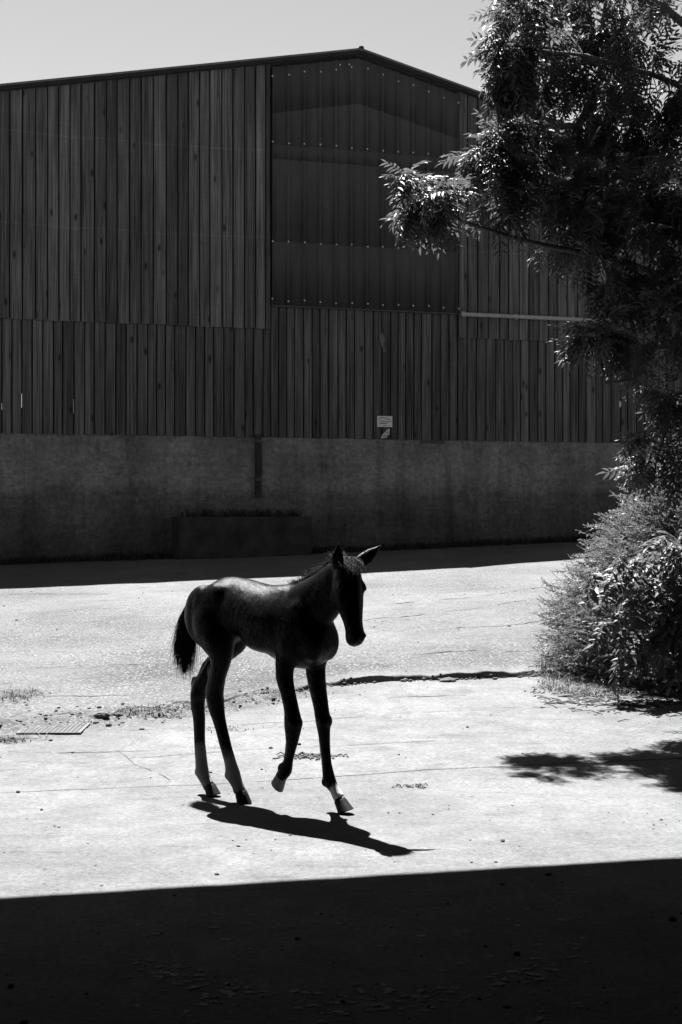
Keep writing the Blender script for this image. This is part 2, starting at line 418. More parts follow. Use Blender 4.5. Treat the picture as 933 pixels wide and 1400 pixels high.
# corrugated translucent sheets over the middle bay: three rows, each sheet ribbed
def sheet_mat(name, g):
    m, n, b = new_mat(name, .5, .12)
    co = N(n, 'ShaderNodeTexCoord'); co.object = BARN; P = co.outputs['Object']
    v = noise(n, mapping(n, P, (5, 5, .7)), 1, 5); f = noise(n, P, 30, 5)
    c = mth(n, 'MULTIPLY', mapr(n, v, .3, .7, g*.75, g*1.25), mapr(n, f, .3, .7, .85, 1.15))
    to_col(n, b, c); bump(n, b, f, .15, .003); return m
SM = [sheet_mat('roof_shadow_sheet', .024), sheet_mat('smoked_sheet_pale', .033), sheet_mat('smoked_sheet_mid', .029), sheet_mat('smoked_sheet_low', .026)]
rib = .2525; s_a = -1.12; NR = 12
def sheet(i0, i1, z0, z1, mat, yb, slant0=None, slant1=None, name='corrugated_sheet'):
    xs = []; ys = []
    for i in range(i0, i1):
        b0 = s_a+i*rib
        for dx, dy in ((0, -.046), (.012, -.046), (.030, 0), (.075, 0), (.12, -.005), (.16, -.005), (.20, 0), (.224, 0), (.242, -.046)):
            xs.append(b0+dx); ys.append(dy)
    xs.append(s_a+i1*rib); ys.append(-.046)
    k = len(xs); V = []
    for z in (0, 1):
        for dz in (0,):
            for x, y_ in zip(xs, ys):
                zz = (z0 if slant0 is None else slant0(x)) if z == 0 else (z1 if slant1 is None else slant1(x))
                V.append((x, yb+y_, zz))
    V += [(a, b_+.004, c) for a, b_, c in V]
    F = [(i, i+1, k+i+1, k+i) for i in range(k-1)]+[(2*k+i+1, 2*k+i, 3*k+i, 3*k+i+1) for i in range(k-1)]+[(2*k+i, 2*k+i+1, i+1, i) for i in range(k-1)]
    F += [(k-1, 3*k-1, 4*k-1, 2*k-1), (2*k, 0, k, 3*k)]
    link(name, mesh_np('corrugated_sheet', V, F, mat), BARN)
for j in range(3):
    i0, i1 = j*4, j*4+4
    sheet(i0, i1, 4.40, 5.42, SM[3], -.050)
    sheet(i0, i1, 5.37, 6.88, SM[2], -.056)
    sheet(i0, i1, 6.84, 0, SM[1], -.062, None, lambda s: roof_z(s)-.12)
    sheet(i0, i1, 0, 0, SM[0], -.068, lambda s: roof_z(s)-.80, lambda s: roof_z(s)-.10)  # roof shadow painted as a darker top sheet, lower edge along the slope
    sheet(i0, i1, 6.62, 6.84, SM[3], -.060)
SCREW = simple_mat('zinc_washer', .26, .35)
bm = bmesh.new(); bmesh.ops.create_cone(bm, cap_ends=True, segments=10, radius1=.015, radius2=.012, depth=.006, matrix=Matrix.Rotation(math.pi/2, 4, 'X'))
bmesh.ops.create_cone(bm, cap_ends=True, segments=6, radius1=.007, radius2=.006, depth=.014, matrix=Matrix.Translation((0, -.008, 0))@Matrix.Rotation(math.pi/2, 4, 'X'))
scr = mesh_bm('screw', bm, SCREW)
for i in range(NR+1):
    s = s_a+i*rib
    for z in (4.47, 5.37, 6.87, roof_z(s)-.24):
        link('screw', scr, BARN, (s+random.uniform(-.006, .006), -.114, z+random.uniform(-.015, .015)))
for s, z in ((-.05, 8.13), (.10, 8.15)): link('screw', scr, BARN, (s, -.114, z))

# flashing strip under the sheets, rail on the right bay, pipe on plinth, stain
link('drip_flashing', box_me('drip_flashing', (-1.12, 1.94, -.075, -.026, 4.375, 4.398), simple_mat('flashing', .03, .6)), BARN)
railm = simple_mat('rail_zinc', .17, .5)
ra = Acc(); V1, F1 = tube_np([(1.95, -.12, 4.375), (3.3, -.12, 4.375), (5.4, -.12, 4.37)], [.035]*3, 10); ra.add(V1, F1)
rail = link('rail_pipe', ra.mesh('rail_pipe', railm, True), BARN)
for s in (2.0, 2.9, 3.9, 4.8): link('bracket', box_me('bracket', (s-.02, s+.02, -.125, -.063, 4.33, 4.42), railm), rail)
pi = Acc(); V1, F1 = tube_np([(-1.34, -.09, 2.42), (-1.335, -.09, 2.0), (-1.34, -.085, 1.47)], [.055, .055, .05], 12); pi.add(V1, F1)
pipe = link('drain_pipe', pi.mesh('drain_pipe', simple_mat('old_pipe', .018, .8, .5, 14), True), BARN)
for z in (2.3, 1.72):
    bp = Acc(); V1, F1 = tube_np([(-1.337, -.09, z), (-1.337, -.09, z+.02), (-1.337, -.09, z+.045)], [.064]*3, 12); bp.add(V1, F1)
    link('collar', bp.mesh('collar', simple_mat('old_collar', .04)), pipe)
link('cover_strip', box_me('cover_strip', (1.30, 1.72, -.012, -.005, 2.33, 2.375), simple_mat('strip_dark', .04, .8)), BARN)
sm = bmesh.new(); pl = [(-.05, .16), (.0, .19), (.05, .10), (.03, .03), (.06, -.10), (.02, -.12), (.0, -.02), (-.04, .05)]
fr = [sm.verts.new((a, 0, b_)) for a, b_ in pl]; bk = [sm.verts.new((a, .004, b_)) for a, b_ in pl]
sm.faces.new(fr); sm.faces.new(bk[::-1])
for i in range(len(pl)): sm.faces.new((fr[i], bk[i], bk[(i+1) % len(pl)], fr[(i+1) % len(pl)]))
link('torn_bark', mesh_bm('torn_bark', sm, simple_mat('bark_pale', .06, .8, .5, 40)), BARN, (.66, -.040, 3.85))

# ---------------- notice and torn leaflet on the boards
def notice_mat(g): return simple_mat('notice_paper', g, .5, .18, 25, .05)
def on_barn(s, yy, z): 
    p = BARN.matrix_basis @ Vector((s, yy, z)); return p
bpy.context.view_layer.update()
rz = BARN.rotation_euler[2]
sign = empty('notice_board', on_barn(.70, -.040, 2.66), rz, label='small pale printed warning notice on the boards above the plinth', cat='sign')
link('plate', box_me('plate', (-.125, .125, -.006, 0, -.085, .085), notice_mat(.32)), sign)
inkm = simple_mat('notice_ink', .06, .6)
ib = bmesh.new()
def strip(x0, z0, x1, z1, w):
    d = Vector((x1-x0, 0, z1-z0)); nrm = Vector((-d.z, 0, d.x)).normalized()*w/2
    a = Vector((x0, -.0078, z0)); b_ = Vector((x1, -.0078, z1))
    q = [ib.verts.new(p) for p in (a-nrm, b_-nrm, b_+nrm, a+nrm)]; ib.faces.new(q)
strip(-.10, .028, -.045, .066, .012); strip(-.045, .066, -.02, .066, .010); strip(-.02, .07, .015, .045, .009); strip(.02, .066, .05, .036, .011); strip(.05, .034, .10, .030, .010)
strip(-.09, .004, .115, .004, .009); strip(-.085, -.026, .03, -.026, .015); strip(.03, -.026, .07, -.012, .010); strip(-.02, -.062, .03, -.062, .010)
link('print', mesh_bm('print', ib, inkm), sign)
leaf_o = empty('torn_leaflet', on_barn(.72, -.040, 2.45), rz, label='torn scrap of pale printed leaflet hanging just under the notice', cat='leaflet')
lb = bmesh.new(); pl = [(-.085, -.055), (-.065, .0), (.03, .095), (.065, .10), (.055, .0), (.02, .0), (.015, -.04)]
fr = [lb.verts.new((a, -.006-.01*max(0, -b_)*5, b_)) for a, b_ in pl]; bk = [lb.verts.new((a, -.003, b_)) for a, b_ in pl]
lb.faces.new(fr); lb.faces.new(bk[::-1])
for i in range(len(pl)): lb.faces.new((fr[i], bk[i], bk[(i+1) % len(pl)], fr[(i+1) % len(pl)]))
link('sheet', mesh_bm('sheet', lb, notice_mat(.26)), leaf_o)
ib = bmesh.new(); strip(-.055, -.035, -.025, .0, .010); strip(-.025, .0, .0, -.03, .010); strip(.0, .045, .04, .035, .012)
link('print', mesh_bm('print', ib, inkm), leaf_o).location.y = -.002

# ---------------- concrete planter against the plinth
tl = empty('planter_trough', on_barn(-1.64, -.30, 0), rz, label='long dark concrete trough planter standing against the barn wall', cat='planter')
tl.location.z = gz(tl.location.x, tl.location.y)-.02
tb = bmesh.new(); zt = 1.18-tl.location.z
bm_box(tb, -1.01, 1.01, -.26, -.20, -.1, zt); bm_box(tb, -1.01, 1.01, .20, .26, -.1, zt-.002)
bm_box(tb, -1.01, -.95, -.198, .198, -.1, zt-.001); bm_box(tb, .95, 1.01, -.198, .198, -.1, zt-.001)
bmesh.ops.bevel(tb, geom=list(tb.edges), offset=.012, segments=2, affect='EDGES')
PL = simple_mat('mossy_concrete', .022, .95, .5, 5, .6, .02)
link('trough', mesh_bm('trough', tb, PL), tl)
link('soil', box_me('soil', (-(.945), (.945), -.195, .195, -.08, zt-.06), simple_mat('soil', .03, .95)), tl)

LEAFD = simple_mat('weed_leaf', .018, .9)
def blades(n, fx, h, w, mat, name, lean=.5, curve=.6):
    """n grass blades; fx(i)->(x,y,z) root in local space"""
    a = Acc()
    for i in range(n):
        x, y_, z = fx(i); hh = h*rng.uniform(.45, 1.15); az = rng.random()*6.28; ln = lean*rng.random()*hh
        dx, dy = math.cos(az), math.sin(az); px_, py_ = -dy*w/2, dx*w/2
        P0 = np.array([x, y_, z]); P1 = P0+np.array([dx*ln*.4, dy*ln*.4, hh*.6]); P2 = P0+np.array([dx*ln*(1+curve), dy*ln*(1+curve), hh*(1-.25*curve*rng.random())])
        q = np.array([px_, py_, 0])
        a.add([P0-q, P0+q, P1+q*.8, P1-q*.8], [(0, 1, 2, 3)]); a.add([P1-q*.8, P1+q*.8, P2+q*.15, P2-q*.15], [(0, 1, 2, 3)])
    return a.mesh(name, mat)
w_ = link('seedling', blades(330, lambda i: (float(rng.choice([-.8, -.55, -.5, -.2, .05, .3, .38, .62, .8])+rng.normal(0, .05)), rng.uniform(-.18, .18), zt-.06), .19, .022, LEAFD, 'seedling', .9), tl)
tag(w_, kind='stuff', label='small weeds sprouting along the trough')
# weeds and dirt along the wall foot
def foot(i):
    s = rng.uniform(-8, 6.5); yy = -.02-abs(rng.normal(0, .16))
    p = BARN.matrix_basis @ Vector((s, yy, 0)); return (p.x, p.y, gz(p.x, p.y)-.01)
tag(link('wall_foot_weeds', blades(2600, foot, .13, .02, LEAFD, 'wall_foot_weeds', 1.0)), kind='stuff', label='low dark weeds growing along the foot of the barn wall', cat='weeds')

# ------------------------------------------------------------------ drain cover
dx_, dy_ = -1.60, 7.93
dr = empty('drain_cover', (dx_, dy_, float(ground_z(np.array([dx_]*5), np.array([dy_-.18, dy_-.1, dy_, dy_+.1, dy_+.16])).mean())-.002), .02, label='square chequered iron drain cover set in the concrete at left', cat='drain cover')
IRON = simple_mat('cast_iron', .068, .6)
db = bmesh.new(); bm_box(db, -.16, .16, -.16, .16, -.03, .0); link('cover_plate', mesh_bm('cover_plate', db, simple_mat('cast_iron_dark', .055, .6)), dr)
db = bmesh.new()
for a0, a1, b0, b1 in ((-.175, .175, -.175, -.16), (-.175, .175, .16, .175), (-.175, -.16, -.159, .159), (.16, .175, -.159, .159)): bm_box(db, a0, a1, b0, b1, -.03, .003)
link('rim', mesh_bm('rim', db, simple_mat('rim_iron', .06, .8)), dr)
db = bmesh.new()
for i in range(13):
    for k in range(13):
        cx, cy = -.144+i*.024, -.144+k*.024; bm_box(db, cx-.007, cx+.007, cy-.007, cy+.007, -.002, .004)
tag(link('tread_stud', mesh_bm('tread_stud', db, IRON), dr), kind='stuff')

# two broken lumps on the crack + tufts of weed
STONE = simple_mat('stone_lump', .06, .9, .4, 20)
def lump(x, y, r, label, sx=1.4):
    bm = bmesh.new(); bmesh.ops.create_icosphere(bm, subdivisions=3, radius=r)
    for v in bm.verts:
        n_ = 1+.35*float(fbm(np.array([v.co.x/r*1.3+x*9]), np.array([v.co.y/r*1.3+v.co.z/r+y*5]), 3)[0])*2
        v.co = Vector((v.co.x*sx*n_, v.co.y*n_, v.co.z*.6*n_))
    o = link('stone', mesh_bm('stone', bm, STONE, False), None, (x, y, gz(x, y)+r*.15)); tag(o, label=label, cat='stone', group='loose stones on the concrete')
lump(-1.40, 8.33, .035, 'larger loose stone lying in the rubble line left of the foal')
lump(-1.31, 8.36, .022, 'smaller loose stone touching the right of the larger one')
lump(1.42, 9.03, .028, 'single dark stone on bare concrete in front of the shrub foot', 1.7)
lump(.72, 9.62, .033, 'flat stone lodged under the broken concrete edge', 1.9)
DRY = simple_mat('dry_grass', .12, .8, .3, 30); GRN = simple_mat('weed_grey', .05, .8, .3, 30)
def tuft(x, y, n, rx, ry, h, label, mat=GRN):
    z = gz(x, y)
    o = link('weed_tuft', blades(n, lambda i: (rng.normal(0, rx), rng.normal(0, ry), float(ground_z(np.array([x]), np.array([y]))[0])-z-.004), h*.7, .005, mat, 'weed_tuft', 3.6), None, (x, y, z))
    tag(o, label=label, cat='weed', group='weeds in the cracked concrete', kind='stuff')
tuft(-2.05, 9.0, 320, .08, .16, .05, 'dark weed tuft nearest the left edge, beyond the drain cover')
tuft(-1.86, 7.62, 300, .12, .05, .045, 'low wide weed tuft just in front of the drain cover')
tuft(-.92, 8.65, 200, .09, .08, .045, 'weed tuft on the rubble just left of the foal hind legs')
tuft(-.62, 7.95, 70, .12, .05, .03, 'thin weed strip behind the foal hind hooves')
tuft(-1.15, 8.45, 160, .10, .07, .04, 'weed tuft among the rubble right of the loose stones')
tuft(-.42, 9.12, 160, .11, .06, .04, 'weed tuft at the ragged end of the concrete step')

# dead twig scraps by the raised hoof and dry litter by the shrub
ta = Acc()
def twiglet(x, y, l, r):
    a = rng.random()*3.14; z = float(ground_z(np.array([x]), np.array([y]))[0])+r*.6
    P = [(x-math.cos(a)*l/2, y-math.sin(a)*l/2, z), (x, y, z+rng.uniform(0, .012)), (x+math.cos(a+.4)*l/2, y+math.sin(a+.4)*l/2, z)]
    ta.add(*tube_np(P, [r, r, r*.5], 4))
for i in range(46): twiglet(rng.normal(-.16, .07), rng.normal(7.15, .03), .05, .004)
for i in range(300): 
    xx = rng.uniform(1.25, 2.9); twiglet(xx, rng.normal(8.75, .22)-.22*(xx-1.25)+.2, rng.uniform(.04, .16), .0028)
for i in range(24): twiglet(rng.normal(.33, .04), rng.normal(6.45, .03), .02, .003)
tag(link('dead_twigs', ta.mesh('dead_twigs', simple_mat('dead_twig', .04, .9))), kind='stuff', label='dead twigs and litter on the concrete', cat='litter')

# ------------------------------------------------------------------ shed over the camera (casts the foreground shade)
ed = Vector((2.34, .54, 0)).normalized(); shz = math.atan2(ed.y, ed.x)
SH = empty('open_shed', (.52-.8, 7.21-.185, 0), shz, label='open-fronted shed roof above the camera that shades the foreground', cat='shed')
SHM = simple_mat('shed_board', .05, .9)
RH_ = 4.2
link('roof', box_me('roof', (-3.6, 3.6, -12, 0, RH_, RH_+.1), SHM), SH)
link('back_wall', box_me('back_wall', (-3.6, 3.6, -12, -11.9, -.2, RH_-.003), SHM), SH)
link('side_wall', box_me('side_wall', (-3.6, -3.5, -11.89, -.5, -.2, RH_-.003), SHM), SH)
link('side_wall', box_me('side_wall', (3.5, 3.6, -11.89, -.5, -.2, RH_-.003), SHM), SH)
for s in (-3.4, 3.4): link('post', box_me('post', (s-.1, s+.1, -.4, -.2, -.2, RH_-.003), SHM), SH)

# pale dried splashes on the concrete near the camera
sa_ = Acc()
for i in range(420):
    t_ = rng.random(); 
    if i % 3: a_ = 3.3+t_*2.9; X_ = .02+.55*math.cos(a_)+rng.normal(0, .05); Y_ = 4.05+.42*math.sin(a_)+rng.normal(0, .05)
    else: X_ = rng.uniform(-.62, .75); Y_ = rng.uniform(3.5, 4.5)
    r = .002+.009*rng.random()**2; k = 13
    ang = np.linspace(0, 2*math.pi, k, endpoint=False); rr = r*(1+1.3*(rng.random(k)-.5))
    xx = X_+np.cos(ang)*rr*1.3; yy = Y_+np.sin(ang)*rr
    zz = float(ground_z(np.array([X_]), np.array([Y_]))[0])+.003
    sa_.add(np.concatenate([[[X_, Y_, zz+.001]], np.stack([xx, yy, np.full(k, zz-.001)], 1)]), [(0, j+1, (j+1) % k+1) for j in range(k)])
tag(link('dried_splashes', sa_.mesh('dried_splashes', simple_mat('dried_mud', .15, .9))), kind='stuff', label='pale dried splashes on the shaded concrete in the foreground', cat='splashes')

# ------------------------------------------------------------------ foal
A40 = math.radians(40)
FOAL = empty('foal', (-.345, 6.08, 0), -A40, label='dark long-legged foal walking towards the camera with one foreleg raised and pale lower legs', cat='foal')

def catmull(P, k):
    P = np.asarray(P, float); Q = np.vstack([2*P[0]-P[1], P, 2*P[-1]-P[-2]]); out = []
    for i in range(1, len(Q)-2):
        for j in range(k):
            t = j/k; a, b, c, d = Q[i-1:i+3]
            out.append(.5*((2*b)+(c-a)*t+(2*a-5*b+4*c-d)*t*t+(3*b-a-3*c+d)*t**3))
    out.append(P[-1]); return np.array(out)

body = bmesh.new()
def add_rings(bm, rings):
    vs = [[bm.verts.new(tuple(p)) for p in r] for r in rings]; n = len(vs[0])
    for a, b in zip(vs[:-1], vs[1:]):
        for k in range(n): bm.faces.new((a[k], a[(k+1) % n], b[(k+1) % n], b[k]))
    for r, rev in ((vs[0], True), (vs[-1], False)):
        c = bm.verts.new(sum((v.co for v in r), Vector())/n)
        for k in range(n):
            q = (r[k], r[(k+1) % n], c); bm.faces.new(q[::-1] if rev else q)
def limb(bm, pts, lat=.9, k=5, n=16, side=(0, 1, 0), top=None):
    """pts: (t, l, z, r); elliptical section, slightly narrower sideways"""
    Q = catmull(pts, k); P = Q[:, :3]; R = np.maximum(Q[:, 3], .004)
    T = np.gradient(P, axis=0); rings = []
    sd = np.array(side, float)
    lat0 = lat
    for i in range(len(P)):
        lat = lat0 if top is None else lat0+(top-lat0)*max(0, 1-i/(3.2*k))
        t = T[i]/np.linalg.norm(T[i]); b = sd-t*np.dot(sd, t); b /= np.linalg.norm(b); a = np.cross(b, t)
        rings.append([P[i]+R[i]*(lat*b*math.cos(w)+a*math.sin(w)) for w in np.linspace(0, 2*math.pi, n, endpoint=False)])
    add_rings(bm, rings)
def ball(bm, c, r, rot=None):
    m = Matrix.Translation(c)
    if rot is not None: m = m @ rot
    m = m @ Matrix.Diagonal((*r, 1)) if not isinstance(r, (int, float)) else m @ Matrix.Scale(r, 4)
    bmesh.ops.create_icosphere(bm, subdivisions=3, radius=1, matrix=m)
# trunk: vertical sections (t, top, bottom, half width)
tr = catmull([(-.375, .80, .73, .035), (-.355, .855, .68, .075), (-.31, .915, .635, .108), (-.24, .957, .63, .128), (-.17, .972, .675, .126), (-.08, .964, .700, .120), (.02, .946, .672, .130), (.10, .942, .632, .132), (.18, .950, .602, .126), (.25, .938, .595, .115), (.31, .90, .605, .100), (.36, .845, .64, .080), (.395, .79, .69, .045)], 4)
rings = []
for t_, zt_, zb, w in tr:
    cz = (zt_+zb)/2; hh = (zt_-zb)/2; r = []
    for a in np.linspace(0, 2*math.pi, 28, endpoint=False):
        ww = w*math.cos(a)*(1-.22*max(0, math.sin(a))-.10*max(0, -math.sin(a))**2)
        r.append((t_, ww, cz+hh*math.sin(a)))
    rings.append(r)
add_rings(body, rings)
# neck
limb(body, [(.17, 0, .80, .13), (.245, -.004, .828, .128), (.32, -.008, .872, .114), (.39, -.012, .922, .098), (.445, -.018, .972, .083), (.490, -.022, 1.015, .058)], lat=.60, k=5, n=20)
ball(body, (.30, 0, .955), (.10, .028, .03), Matrix.Rotation(-.45, 4, 'Y'))
# masses
for l_ in (-1, 1):
    ball(body, (.265, l_*.066, .765), (.080, .045, .135), Matrix.Rotation(.25, 4, 'Y'))      # shoulder
    ball(body, (-.275, l_*.070, .80), (.105, .060, .135))                                     # rump
    ball(body, (.338, l_*.045, .715), (.055, .046, .085))                                      # breast
    ball(body, (-.185, l_*.060, .880), (.090, .052, .070))                                     # point of hip
    ball(body, (.07, l_*.045, .735), (.13, .085, .080))                                          # ribs
# legs (t, l, z, r)
RHp = [(-.25, -.055, .86, .085), (-.225, -.066, .775, .100), (-.185, -.072, .695, .085), (-.165, -.074, .625, .056), (-.185, -.071, .553, .040), (-.213, -.062, .470, .041), (-.210, -.056, .405, .037), (-.190, -.051, .330, .029), (-.165, -.045, .245, .0265), (-.139, -.04, .168, .027), (-.128, -.035, .118, .033), (-.108, -.031, .078, .027), (-.093, -.028, .045, .029)]
LHp = [(-.27, .055, .85, .085), (-.245, .066, .765, .095), (-.235, .07, .69, .078), (-.285, .068, .628, .052), (-.345, .060, .565, .038), (-.410, .043, .468, .037), (-.418, .035, .405, .0345), (-.399, .026, .320, .029), (-.385, .016, .225, .0265), (-.368, .008, .150, .028), (-.352, .0, .098, .031), (-.325, -.004, .062, .026), (-.300, -.008, .038, .029)]
RFp = [(.255, -.080, .80, .085), (.232, -.082, .700, .065), (.218, -.080, .635, .050), (.213, -.079, .569, .040), (.232, -.078, .498, .033), (.250, -.078, .435, .033), (.258, -.078, .378, .038), (.254, -.078, .322, .030), (.246, -.078, .262, .0195), (.234, -.078, .222, .020), (.217, -.078, .185, .028), (.198, -.078, .160, .025), (.186, -.078, .146, .026)]
LFp = [(.285, .070, .77, .085), (.262, .072, .675, .065), (.250, .072, .600, .050), (.256, .075, .528, .040), (.271, .080, .445, .034), (.282, .082, .378, .0325), (.287, .085, .315, .026), (.293, .087, .258, .0215), (.300, .088, .195, .0215), (.313, .09, .128, .0275), (.340, .09, .092, .0225), (.366, .09, .058, .026)]
for p, tp in ((RHp, .75), (LHp, .75), (RFp, .42), (LFp, .42)):
    p = [(a, b, c, d*(1.06 if c < .56 else 1.03)) for a, b, c, d in p]; limb(body, p, .84, top=tp)
for c_, r_ in (((-.246, -.062, .480), .020), ((-.448, .043, .476), .020)): ball(body, c_, (r_*.8, r_*.8, r_*1.9))   # hocks
ball(body, (-.235, -.066, .545), (.014, .012, .07), Matrix.Rotation(-.1, 4, 'Y')); ball(body, (-.40, .052, .555), (.012, .012, .07), Matrix.Rotation(.55, 4, 'Y'))
ball(body, (.272, -.078, .382), (.028, .035, .034)); ball(body, (.296, .083, .374), (.026, .035, .034))
ball(body, (-.210, -.056, .430), (.038, .037, .040)); ball(body, (-.416, .037, .430), (.038, .037, .040))
# tendons behind the cannon bones
for q in ([(.236, -.078, .36, .012), (.226, -.078, .29, .010), (.216, -.078, .21, .012)], [(.262, .084, .35, .012), (.272, .087, .25, .010), (.288, .09, .14, .012)],
          [(-.236, -.056, .46, .011), (-.215, -.052, .36, .010), (-.180, -.045, .23, .010), (-.152, -.037, .125, .012)], [(-.444, .043, .455, .011), (-.424, .03, .34, .010), (-.405, .014, .21, .010), (-.378, .002, .105, .012)]):
    limb(body, q, .8, 4, 10)           # knees
for q in ((-.150, -.036, .114), (-.374, .002, .096), (.200, -.078, .190), (.294, .09, .120)): ball(body, q, (.020, .024, .024))
# head
u_ = Vector((.108, -.066, -.29)).normalized(); Lh = Vector((.375, .927, 0)); Lh = (Lh-u_*Lh.dot(u_)).normalized(); n_h = u_.cross(Lh).normalized()
if n_h.x < 0: n_h = -n_h
H0 = Vector((.492, -.020, 1.035))
def HP(s, l, d): return H0+u_*s+Lh*l+n_h*d
hr = catmull([(-.028, .026, .030, -.016), (-.012, .040, .045, -.010), (.02, .050, .056, -.006), (.06, .060, .066, -.008), (.10, .064, .074, -.014), (.14, .062, .074, -.020), (.18, .056, .062, -.017), (.22, .048, .051, -.012), (.26, .040, .044, -.008), (.295, .038, .042, -.006), (.325, .041, .042, -.008), (.348, .037, .036, -.010), (.366, .020, .020, -.012)], 4)
rings = []
for s, w, d, o in hr:
    r = []
    for a in np.linspace(0, 2*math.pi, 22, endpoint=False):
        ww = w*math.cos(a)*(1-.25*max(0, -math.sin(a))); r.append(HP(s*.925, ww, o+d*math.sin(a)))
    rings.append(r)
add_rings(body, rings)
for sg in (-1, 1):
    ball(body, HP(.102, sg*.046, .024), (.021, .014, .026))       # brow
    ball(body, HP(.125, sg*.030, -.050), (.034, .024, .044))        # jaw
    ball(body, HP(.304, sg*.024, .014), (.015, .015, .018))        # nostril rim
ball(body, HP(.312, 0, -.034), (.020, .022, .020))                 # chin
def ear(base, tip, out, w=.021):
    base, tip, out = Vector(base), Vector(tip), Vector(out)
    ax = (tip-base); out = (out-ax*out.dot(ax)/ax.length_squared).normalized(); fr = ax.normalized().cross(out)
    rings = []
    for s, k in ((-.12, .55), (0, .75), (.2, 1.0), (.42, 1.0), (.65, .72), (.85, .36), (1.0, .08)):
        c = base+ax*s-fr*.006*math.sin(max(0, s)*3.1)
        rings.append([c+out*w*k*math.cos(a)+fr*.012*(.5+.5*k)*math.sin(a) for a in np.linspace(0, 2*math.pi, 14, endpoint=False)])
    add_rings(body, rings)
VW = Vector((.643, -.766, .1))
e0, e1 = HP(.008, -.040, -.004), Vector((.500, -.074, 1.128)); ear(e0, e1, (e1-e0).cross(VW+Vector((.3, -.1, 0))), .026)
e0, e1 = HP(.010, .036, .0), Vector((.560, .130, 1.116)); ear(e0, e1, (e1-e0).cross(VW), .030)
bmesh.ops.recalc_face_normals(body, faces=body.faces)
tmp = bpy.data.meshes.new('tmp'); body.to_mesh(tmp); body.free()
to = bpy.data.objects.new('tmp', tmp); C.objects.link(to)
md = to.modifiers.new('r', 'REMESH'); md.mode = 'VOXEL'; md.voxel_size = .0062; md.use_smooth_shade = True
dg = bpy.context.evaluated_depsgraph_get(); dg.update()
bme = bpy.data.meshes.new_from_object(to.evaluated_get(dg)); bpy.data.objects.remove(to)
for p in bme.polygons: p.use_smooth = True
nv = len(bme.vertices); co = np.empty(nv*3, np.float32); bme.vertices.foreach_get('co', co); co = co.reshape(-1, 3).astype(float)
ne = len(bme.edges); eg = np.empty(ne*2, np.int32); bme.edges.foreach_get('vertices', eg); eg = eg.reshape(-1, 2)
deg = np.bincount(eg.ravel(), minlength=nv)[:, None]
wsm = np.where((co[:, 2] > .58) & (co[:, 0] < .40), 1.0, .13); wsm = np.where((co[:, 0] >= .42), .20, wsm); wsm = np.where(co[:, 2] > 1.045, .05, wsm)
wsm = wsm*.6
def lap(v, w, it):
    for _ in range(it):
        a_ = np.stack([np.bincount(eg[:, 0], v[eg[:, 1], k], nv)+np.bincount(eg[:, 1], v[eg[:, 0], k], nv) for k in range(v.shape[1])], 1)/deg
        v = v+(a_-v)*w[:, None]
    return v
wsm = lap(wsm[:, None], np.full(nv, .5), 6)[:, 0]
co = lap(co, wsm, 18)
bme.vertices.foreach_set('co', co.astype(np.float32).ravel()); bme.update()
nr_ = np.empty(nv*3, np.float32); bme.vertices.foreach_get('normal', nr_); nr_ = nr_.reshape(-1, 3)
# ribs, muscle edges, skin folds
T_, L_, Z_ = co[:, 0], co[:, 1], co[:, 2]; sd_ = np.clip(np.abs(nr_[:, 1])*1.3, 0, 1)
rib_ = np.sin((T_*1.0+(.80-Z_)*.35)*2*math.pi/.034)*sstep(-.09, -.03, T_)*(1-sstep(.11, .17, T_))*sstep(.66, .72, Z_)*(1-sstep(.86, .91, Z_))*sd_
dd = .0006*rib_*np.clip(.8+2.6*fbm(T_*11+3, Z_*9, 2), 0, 2)
def groove(x0, z0, x1, z1, w, d):
    px, pz = x1-x0, z1-z0; l2 = px*px+pz*pz; u = np.clip(((T_-x0)*px+(Z_-z0)*pz)/l2, 0, 1)
    r = np.hypot(T_-x0-u*px, Z_-z0-u*pz); return -.6*d*np.exp(-(r/(w*1.25))**2)*sd_
for g_ in ((.175, .90, .20, .66, .018, .007), (.20, .66, .27, .62, .016, .005), (.30, .74, .245, .66, .014, .004), (-.12, .90, -.135, .72, .022, .008), (-.30, .88, -.285, .66, .014, .005), (-.22, .70, -.20, .60, .012, .005), (.36, .94, .27, .82, .016, .004), (.24, .60, .25, .48, .010, .003), (-.37, .60, -.41, .50, .009, .004), (-.19, .60, -.215, .50, .009, .004)): dd = dd+groove(*g_)
dd = dd+.0035*fbm(T_*16+L_*7, Z_*16, 3)*np.where(Z_ > .5, 1, .5)+.0012*fbm(T_*60+L_*40, Z_*60, 2)
co = co+nr_*dd[:, None]; co = lap(co, np.full(nv, .35), 1)
bme.vertices.foreach_set('co', co.astype(np.float32).ravel()); bme.update()
t_, l_, z_ = co[:, 0], co[:, 1], co[:, 2]
jag = .02*fbm(t_*40+l_*20, z_*25+9, 3)
lh = (t_ < -.27)&(z_ < .5); rhm = (t_ >= -.27)&(t_ < .02)&(z_ < .4); lf = (t_ > .27)&(l_ > 0)&(z_ < .4); rf = (t_ > .1)&(l_ < 0)&(z_ < .3)
sock = np.zeros(nv)
sock = np.maximum(sock, lh*(1-sstep(.195, .262, z_+jag*3-(t_+.36)*.9)))
sock = np.maximum(sock, rhm*(1-sstep(.178, .232, z_+jag*3)))
sock = np.maximum(sock, lf*1.9*(1-sstep(.085, .12, z_+jag-(t_-.335)*1.2)))
sock = np.maximum(sock, 1.3*rf*(1-sstep(.13, .15, z_+jag)))
inner = .25*np.exp(-((z_-.35)/.13)**2)*(t_ < -.3)
at = bme.attributes.new('sock', 'FLOAT', 'POINT'); at.data.foreach_set('value', sock.astype(np.float32))
at = bme.attributes.new('tan', 'FLOAT', 'POINT'); at.data.foreach_set('value', inner.astype(np.float32))
